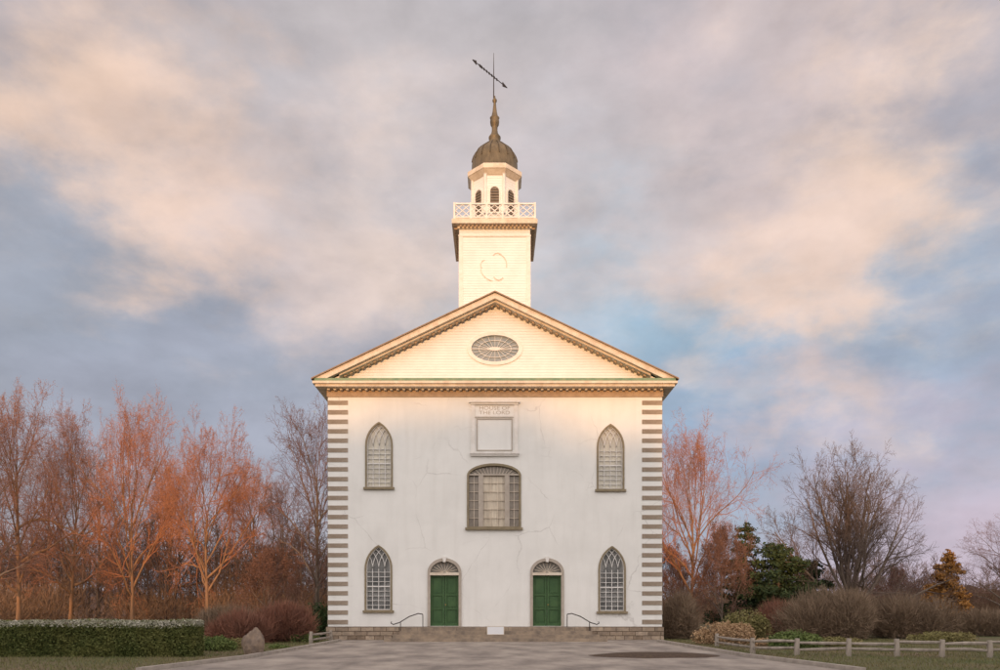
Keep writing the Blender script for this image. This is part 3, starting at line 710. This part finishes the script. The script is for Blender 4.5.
DGR=M("dark_yew_leaves",(0.03,0.06,0.022),(0.07,0.1,0.035),scale=1.5,island=True,rough=0.8)
OLV=M("olive_shrub_leaves",(0.18,0.17,0.06),(0.26,0.22,0.10),scale=1.2,island=True,rough=0.9)
shrub("russet twiggy shrub beside the lawn",240,38,60,611,RED,'stick',9000,1,0.05)
shrub("russet twiggy shrub beside the lawn",285,40,62,600,RED,'stick',11000,2,0.05)
shrub("large grey-brown leafless shrub near the woods",228,48,70,604,GRY,'stick',8000,3,0.05)
shrub("dark green yew growing against the church corner",318,46,28,598,DGR,'leaf',7000,4,0.06)
shrub("low green shrub at the hedge end",218,31,38,634,GRN,'leaf',6000,5,0.04)
shrub("low olive shrub near the boulder",236,33,36,637,OLV,'leaf',5000,6,0.04)
shrub("low green shrub near the church corner",303,40,30,632,GRN,'leaf',4000,7,0.04)
shrub("low green shrub near the boulder",278,33,26,644,GRN,'leaf',3000,27,0.035)
shrub("grey twiggy shrub against the church corner",682,44,44,588,GRY,'stick',9000,8,0.05)
shrub("pale tan dry shrub behind the rail fence",722,37,62,619,TAN,'leaf',9000,9,0.05)
shrub("olive shrub behind the rail fence",745,45,50,606,OLV,'leaf',6000,10,0.06)
shrub("broad grey-brown leafless shrub on the lawn",825,44,115,584,GRY,'stick',22000,11,0.05,9)
shrub("broad grey-brown leafless shrub on the lawn",902,46,100,592,GRY,'stick',17000,12,0.05,8)
shrub("reddish brown shrub among the bare shrubs",780,52,70,598,RED,'stick',9000,13,0.05)
shrub("low rounded green shrub behind the fence",795,33,60,628,GRN,'leaf',9000,14,0.045)
shrub("low olive shrub behind the fence",835,35,50,636,OLV,'leaf',6000,15,0.045)
shrub("low tan shrub behind the fence",765,34,30,637,TAN,'leaf',3500,16,0.045)
shrub("grey twiggy shrub near the larch",980,50,70,608,GRY,'stick',9000,17,0.05)
shrub("low olive shrub on the lawn",940,40,60,630,OLV,'leaf',6000,18,0.05)
# hedge
hd=ob("hedge",None,None,(0,gy(26.7),0),label="clipped green box hedge with frosted top",cat="hedge")
hx0,hdp,hz=-20.0,1.0,1.22; hx1=gx(202,27.6)
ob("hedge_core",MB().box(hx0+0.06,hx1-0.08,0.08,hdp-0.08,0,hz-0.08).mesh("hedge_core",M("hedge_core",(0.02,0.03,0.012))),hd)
rng=np.random.default_rng(9)
def box_leaves(n,size,zlo,zhi,top_only=False):
    w=hx1-hx0
    x=hx0+w*rng.random(n); z=zlo+(zhi-zlo)*rng.random(n); y=np.zeros(n)+rng.normal(size=n)*0.025
    sel=rng.random(n)
    e=sel<0.10; x[e]=hx1+rng.normal(size=e.sum())*0.025; y[e]=hdp*rng.random(e.sum())
    t=(sel>0.85) if not top_only else (sel>0.4)
    z[t]=hz+rng.normal(size=t.sum())*0.02; y[t]=hdp*rng.random(t.sum())
    bump_=np.array([noise.noise(Vector((a*0.8,b,c*1.5))) for a,b,c in zip(x,y,z)])
    y=y-0.09*bump_; z=z+0.07*bump_*(z>0.6)
    m=(z>hz-0.14)&(y<0.1); y[m]+= (z[m]-(hz-0.14))*0.7
    p=np.stack([x,y,z],1); a=rng.normal(size=(n,3)); a/=np.linalg.norm(a,axis=1)[:,None]; b=np.cross(a,rng.normal(size=(n,3))); b/=np.linalg.norm(b,axis=1)[:,None]
    s=size*(0.6+0.8*rng.random(n))[:,None]
    return np.stack([p-a*s,p+b*s*.6,p+a*s,p-b*s*.6],1).reshape(-1,3),np.arange(n*4).reshape(-1,4)
V,Q=box_leaves(42000,0.035,0.0,hz-0.12); ob("foliage",fast("foliage",V,Q,M("box_leaves",(0.055,0.08,0.02),(0.17,0.17,0.055),scale=1.0,island=True,rough=0.7)),hd)
V,Q=box_leaves(20000,0.03,hz-0.2,hz+0.02,True); ob("frosted_foliage",fast("frosted_foliage",V,Q,M("frosted_leaves",(0.55,0.52,0.45),(0.26,0.26,0.16),scale=3,island=True,rough=0.8)),hd)
# boulder
import bmesh
bm_=bmesh.new(); bmesh.ops.create_icosphere(bm_,subdivisions=4,radius=1)
for v in bm_.verts:
    c=v.co; k=1+0.22*noise.noise(c*1.6+Vector((4,1,2)))+0.07*noise.noise(c*5)
    f_=1-0.15*max(0,c.z); v.co=Vector((c.x*0.40*k*f_,c.y*0.36*k*f_,(c.z*0.60*k)+0.36))
me=bpy.data.meshes.new("boulder"); bm_.to_mesh(me); bm_.free(); me.materials.append(M("boulder_stone",(0.28,0.21,0.155),(0.15,0.115,0.095),scale=4,bump=0.04,rough=0.95))
ob("boulder",me,None,(gx(254,27.6),gy(27.6),0),label="upright brown boulder beside the hedge",cat="boulder")

# split-rail fences
WOODF=M("weathered_fence_wood",(0.38,0.33,0.28),(0.22,0.19,0.16),scale=5,bump=0.02,stretch=(1,1,0.4),rough=0.95)
def fence(posts,h,label):
    e=ob("rail_fence",None,None,(posts[0][0],posts[0][1],0),label=label,cat="fence"); ox,oy=posts[0]
    R=random.Random(7)
    for i,(x,y) in enumerate(posts):
        hh=h+R.uniform(-.03,.04)
        mb=MB().tube([(0,0,-0.1),(R.uniform(-.02,.02),0,hh*0.5),(R.uniform(-.02,.02),0,hh)],[0.1,0.095,0.085],7)
        ob("post",mb.mesh("post",WOODF),e,(x-ox,y-oy,0))
        if i<len(posts)-1:
            x2,y2=posts[i+1]
            for zr_ in (h*0.42,h*0.82):
                a=Vector((x-ox,y-oy,zr_+R.uniform(-.05,.05))); b=Vector((x2-ox,y2-oy,zr_+R.uniform(-.05,.05))); m_=(a+b)/2+Vector((0,0,R.uniform(-.03,.03)))
                ob("rail",MB().tube([a-(b-a)*0.03,m_,b+(b-a)*0.03],[0.042,0.06,0.042],6).mesh("rail",WOODF),e)
pp=[(717,34.5),(753,28.4),(797,27.6),(849,27.1),(897,26.8),(942,26.5),(990,26.3),(1040,26.2)]
fence([(gx(p,d),gy(d)) for p,d in pp],0.6,"weathered grey split-rail fence beside the shrubs")
fence([(gx(311,37),gy(37)),(gx(331,40),gy(40))],0.62,"short weathered rail fence by the church corner")

# grass blades
rng=np.random.default_rng(21)
n=80000; x=rng.uniform(-22,22,n); y=rng.uniform(-22.8,4,n)
k=((x<-8.4)|(x>8.75))&~((y>-0.3)&(np.abs(x)<9.4))&~((y<-15.5)&(np.abs(x)<9.6)); x=x[k]; y=y[k]; n=len(x)
a=rng.random(n)*6.28; h=0.04+0.07*rng.random(n); wd=0.012
V=np.stack([np.stack([x-wd*np.cos(a),y-wd*np.sin(a),0*x],1),np.stack([x+wd*np.cos(a),y+wd*np.sin(a),0*x],1),np.stack([x+rng.normal(size=n)*.03,y+rng.normal(size=n)*.03,h],1)],1).reshape(-1,3)
ob("grass",fast("grass",V,np.arange(n*3).reshape(-1,3),M("grass_blades",(0.09,0.12,0.04),(0.2,0.16,0.08),scale=0.6,island=True,rough=0.9)),kind="stuff",label="short winter grass with dry blades",cat="grass")

# ------------------------------------------------------------ light
sun=bpy.data.lights.new("sun",'SUN'); sun.energy=2.9; sun.angle=math.radians(1.3); sun.color=(1.0,0.52,0.2)
so=bpy.data.objects.new("sun",sun); COL.objects.link(so)
dirv=Vector((math.sin(math.radians(AZ))*math.cos(math.radians(EL)),math.cos(math.radians(AZ))*math.cos(math.radians(EL)),-math.sin(math.radians(EL))))
so.rotation_euler=dirv.to_track_quat('-Z','Y').to_euler(); so.location=(-20,-60,40)

W=bpy.data.worlds.new("World"); sc.world=W; W.use_nodes=True; nt=W.node_tree; N=nt.nodes; L=nt.links
bg=N["Background"]; STR=0.1; bg.inputs["Strength"].default_value=STR
sky=N.new("ShaderNodeTexSky"); sky.sky_type='NISHITA'; sky.sun_disc=False; sky.sun_elevation=math.radians(EL); sky.sun_rotation=math.radians(180+AZ)
tc=N.new("ShaderNodeTexCoord")
nrm=N.new("ShaderNodeVectorMath"); nrm.operation='NORMALIZE'; L.new(tc.outputs["Generated"],nrm.inputs[0])
mp=N.new("ShaderNodeMapping"); mp.inputs["Scale"].default_value=(1,1,1.8); L.new(nrm.outputs[0],mp.inputs[0])
n1=N.new("ShaderNodeTexNoise"); n1.inputs["Scale"].default_value=5.0; n1.inputs["Detail"].default_value=7; n1.inputs["Roughness"].default_value=0.57; n1.inputs["Distortion"].default_value=0.1
L.new(mp.outputs[0],n1.inputs["Vector"])
sub=N.new("ShaderNodeVectorMath"); sub.operation='SUBTRACT'; sub.inputs[1].default_value=(0.5,0.5,0.5); L.new(n1.outputs["Color"],sub.inputs[0])
scl=N.new("ShaderNodeVectorMath"); scl.operation='SCALE'; scl.inputs["Scale"].default_value=0.5; L.new(sub.outputs[0],scl.inputs[0])
vp=N.new("ShaderNodeVectorMath"); vp.operation='ADD'; L.new(nrm.outputs[0],vp.inputs[0]); L.new(scl.outputs[0],vp.inputs[1])
def C(r,g,b):
    c=lin(r,g,b); return (c[0]/STR,c[1]/STR,c[2]/STR,1)
rgb=N.new("ShaderNodeRGB"); rgb.outputs[0].default_value=C(185,181,186); cur=rgb.outputs[0]
def mixc(cur,col,fac,ty='MIX'):
    m=N.new("ShaderNodeMix"); m.data_type='RGBA'; m.blend_type=ty
    L.new(cur,m.inputs[6])
    if isinstance(col,tuple): m.inputs[7].default_value=col
    else: L.new(col,m.inputs[7])
    if isinstance(fac,float): m.inputs[0].default_value=fac
    else: L.new(fac,m.inputs[0])
    return m.outputs[2]
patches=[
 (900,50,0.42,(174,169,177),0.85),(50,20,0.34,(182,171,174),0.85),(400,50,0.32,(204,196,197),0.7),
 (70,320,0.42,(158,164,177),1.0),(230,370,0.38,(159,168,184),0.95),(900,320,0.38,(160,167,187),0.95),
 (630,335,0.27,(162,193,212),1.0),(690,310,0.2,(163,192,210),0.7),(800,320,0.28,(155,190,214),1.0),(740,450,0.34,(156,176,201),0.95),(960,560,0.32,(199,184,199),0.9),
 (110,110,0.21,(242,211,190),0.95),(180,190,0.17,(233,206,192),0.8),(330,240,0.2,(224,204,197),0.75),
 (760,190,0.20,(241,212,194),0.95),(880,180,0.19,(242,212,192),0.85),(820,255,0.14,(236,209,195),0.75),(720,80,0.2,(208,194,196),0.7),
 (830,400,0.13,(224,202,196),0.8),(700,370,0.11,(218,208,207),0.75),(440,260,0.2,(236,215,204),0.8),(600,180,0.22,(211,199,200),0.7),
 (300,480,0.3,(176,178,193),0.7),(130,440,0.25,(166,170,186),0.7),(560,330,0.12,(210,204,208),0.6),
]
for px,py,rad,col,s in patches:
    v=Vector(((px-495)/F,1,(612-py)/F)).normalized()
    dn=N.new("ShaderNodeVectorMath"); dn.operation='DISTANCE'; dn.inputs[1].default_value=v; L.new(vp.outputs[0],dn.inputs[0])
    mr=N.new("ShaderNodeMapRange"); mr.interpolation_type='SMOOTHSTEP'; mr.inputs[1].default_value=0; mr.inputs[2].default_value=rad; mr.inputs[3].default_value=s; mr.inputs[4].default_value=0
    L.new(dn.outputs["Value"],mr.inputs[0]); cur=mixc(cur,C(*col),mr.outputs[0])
n2=N.new("ShaderNodeTexNoise"); n2.inputs["Scale"].default_value=9; n2.inputs["Detail"].default_value=7; n2.inputs["Roughness"].default_value=0.56; n2.inputs["Distortion"].default_value=0.1
mp2=N.new("ShaderNodeMapping"); mp2.inputs["Scale"].default_value=(1,1,1.8); mp2.inputs["Rotation"].default_value=(0,0.25,0); L.new(nrm.outputs[0],mp2.inputs[0]); L.new(mp2.outputs[0],n2.inputs["Vector"])
mr=N.new("ShaderNodeMapRange"); mr.inputs[1].default_value=0.3; mr.inputs[2].default_value=0.7; mr.inputs[3].default_value=0.88; mr.inputs[4].default_value=1.15; L.new(n2.outputs["Fac"],mr.inputs[0])
cur=mixc(cur,mr.outputs[0],1.0,'MULTIPLY')
cur=mixc(cur,sky.outputs[0],0.03)
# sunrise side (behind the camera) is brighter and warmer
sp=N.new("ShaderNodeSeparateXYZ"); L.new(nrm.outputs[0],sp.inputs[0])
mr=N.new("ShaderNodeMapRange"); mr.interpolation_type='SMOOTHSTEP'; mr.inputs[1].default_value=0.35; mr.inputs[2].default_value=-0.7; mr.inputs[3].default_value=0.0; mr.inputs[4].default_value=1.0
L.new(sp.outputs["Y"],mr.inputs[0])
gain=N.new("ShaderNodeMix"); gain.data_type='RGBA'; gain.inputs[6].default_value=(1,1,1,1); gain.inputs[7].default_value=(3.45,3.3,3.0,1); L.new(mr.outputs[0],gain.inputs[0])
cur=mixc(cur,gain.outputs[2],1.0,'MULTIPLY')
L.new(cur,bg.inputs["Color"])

cam=bpy.data.cameras.new("camera"); co=bpy.data.objects.new("camera",cam); COL.objects.link(co)
co.location=(0,-D0,CH); co.rotation_euler=(math.radians(90),0,0); cam.lens=F/1000*36; cam.sensor_width=36
cam.shift_x=0.005; cam.shift_y=0.277; cam.clip_end=5000; sc.camera=co
sc.view_settings.view_transform='Standard'; sc.view_settings.look='None'; sc.view_settings.exposure=0
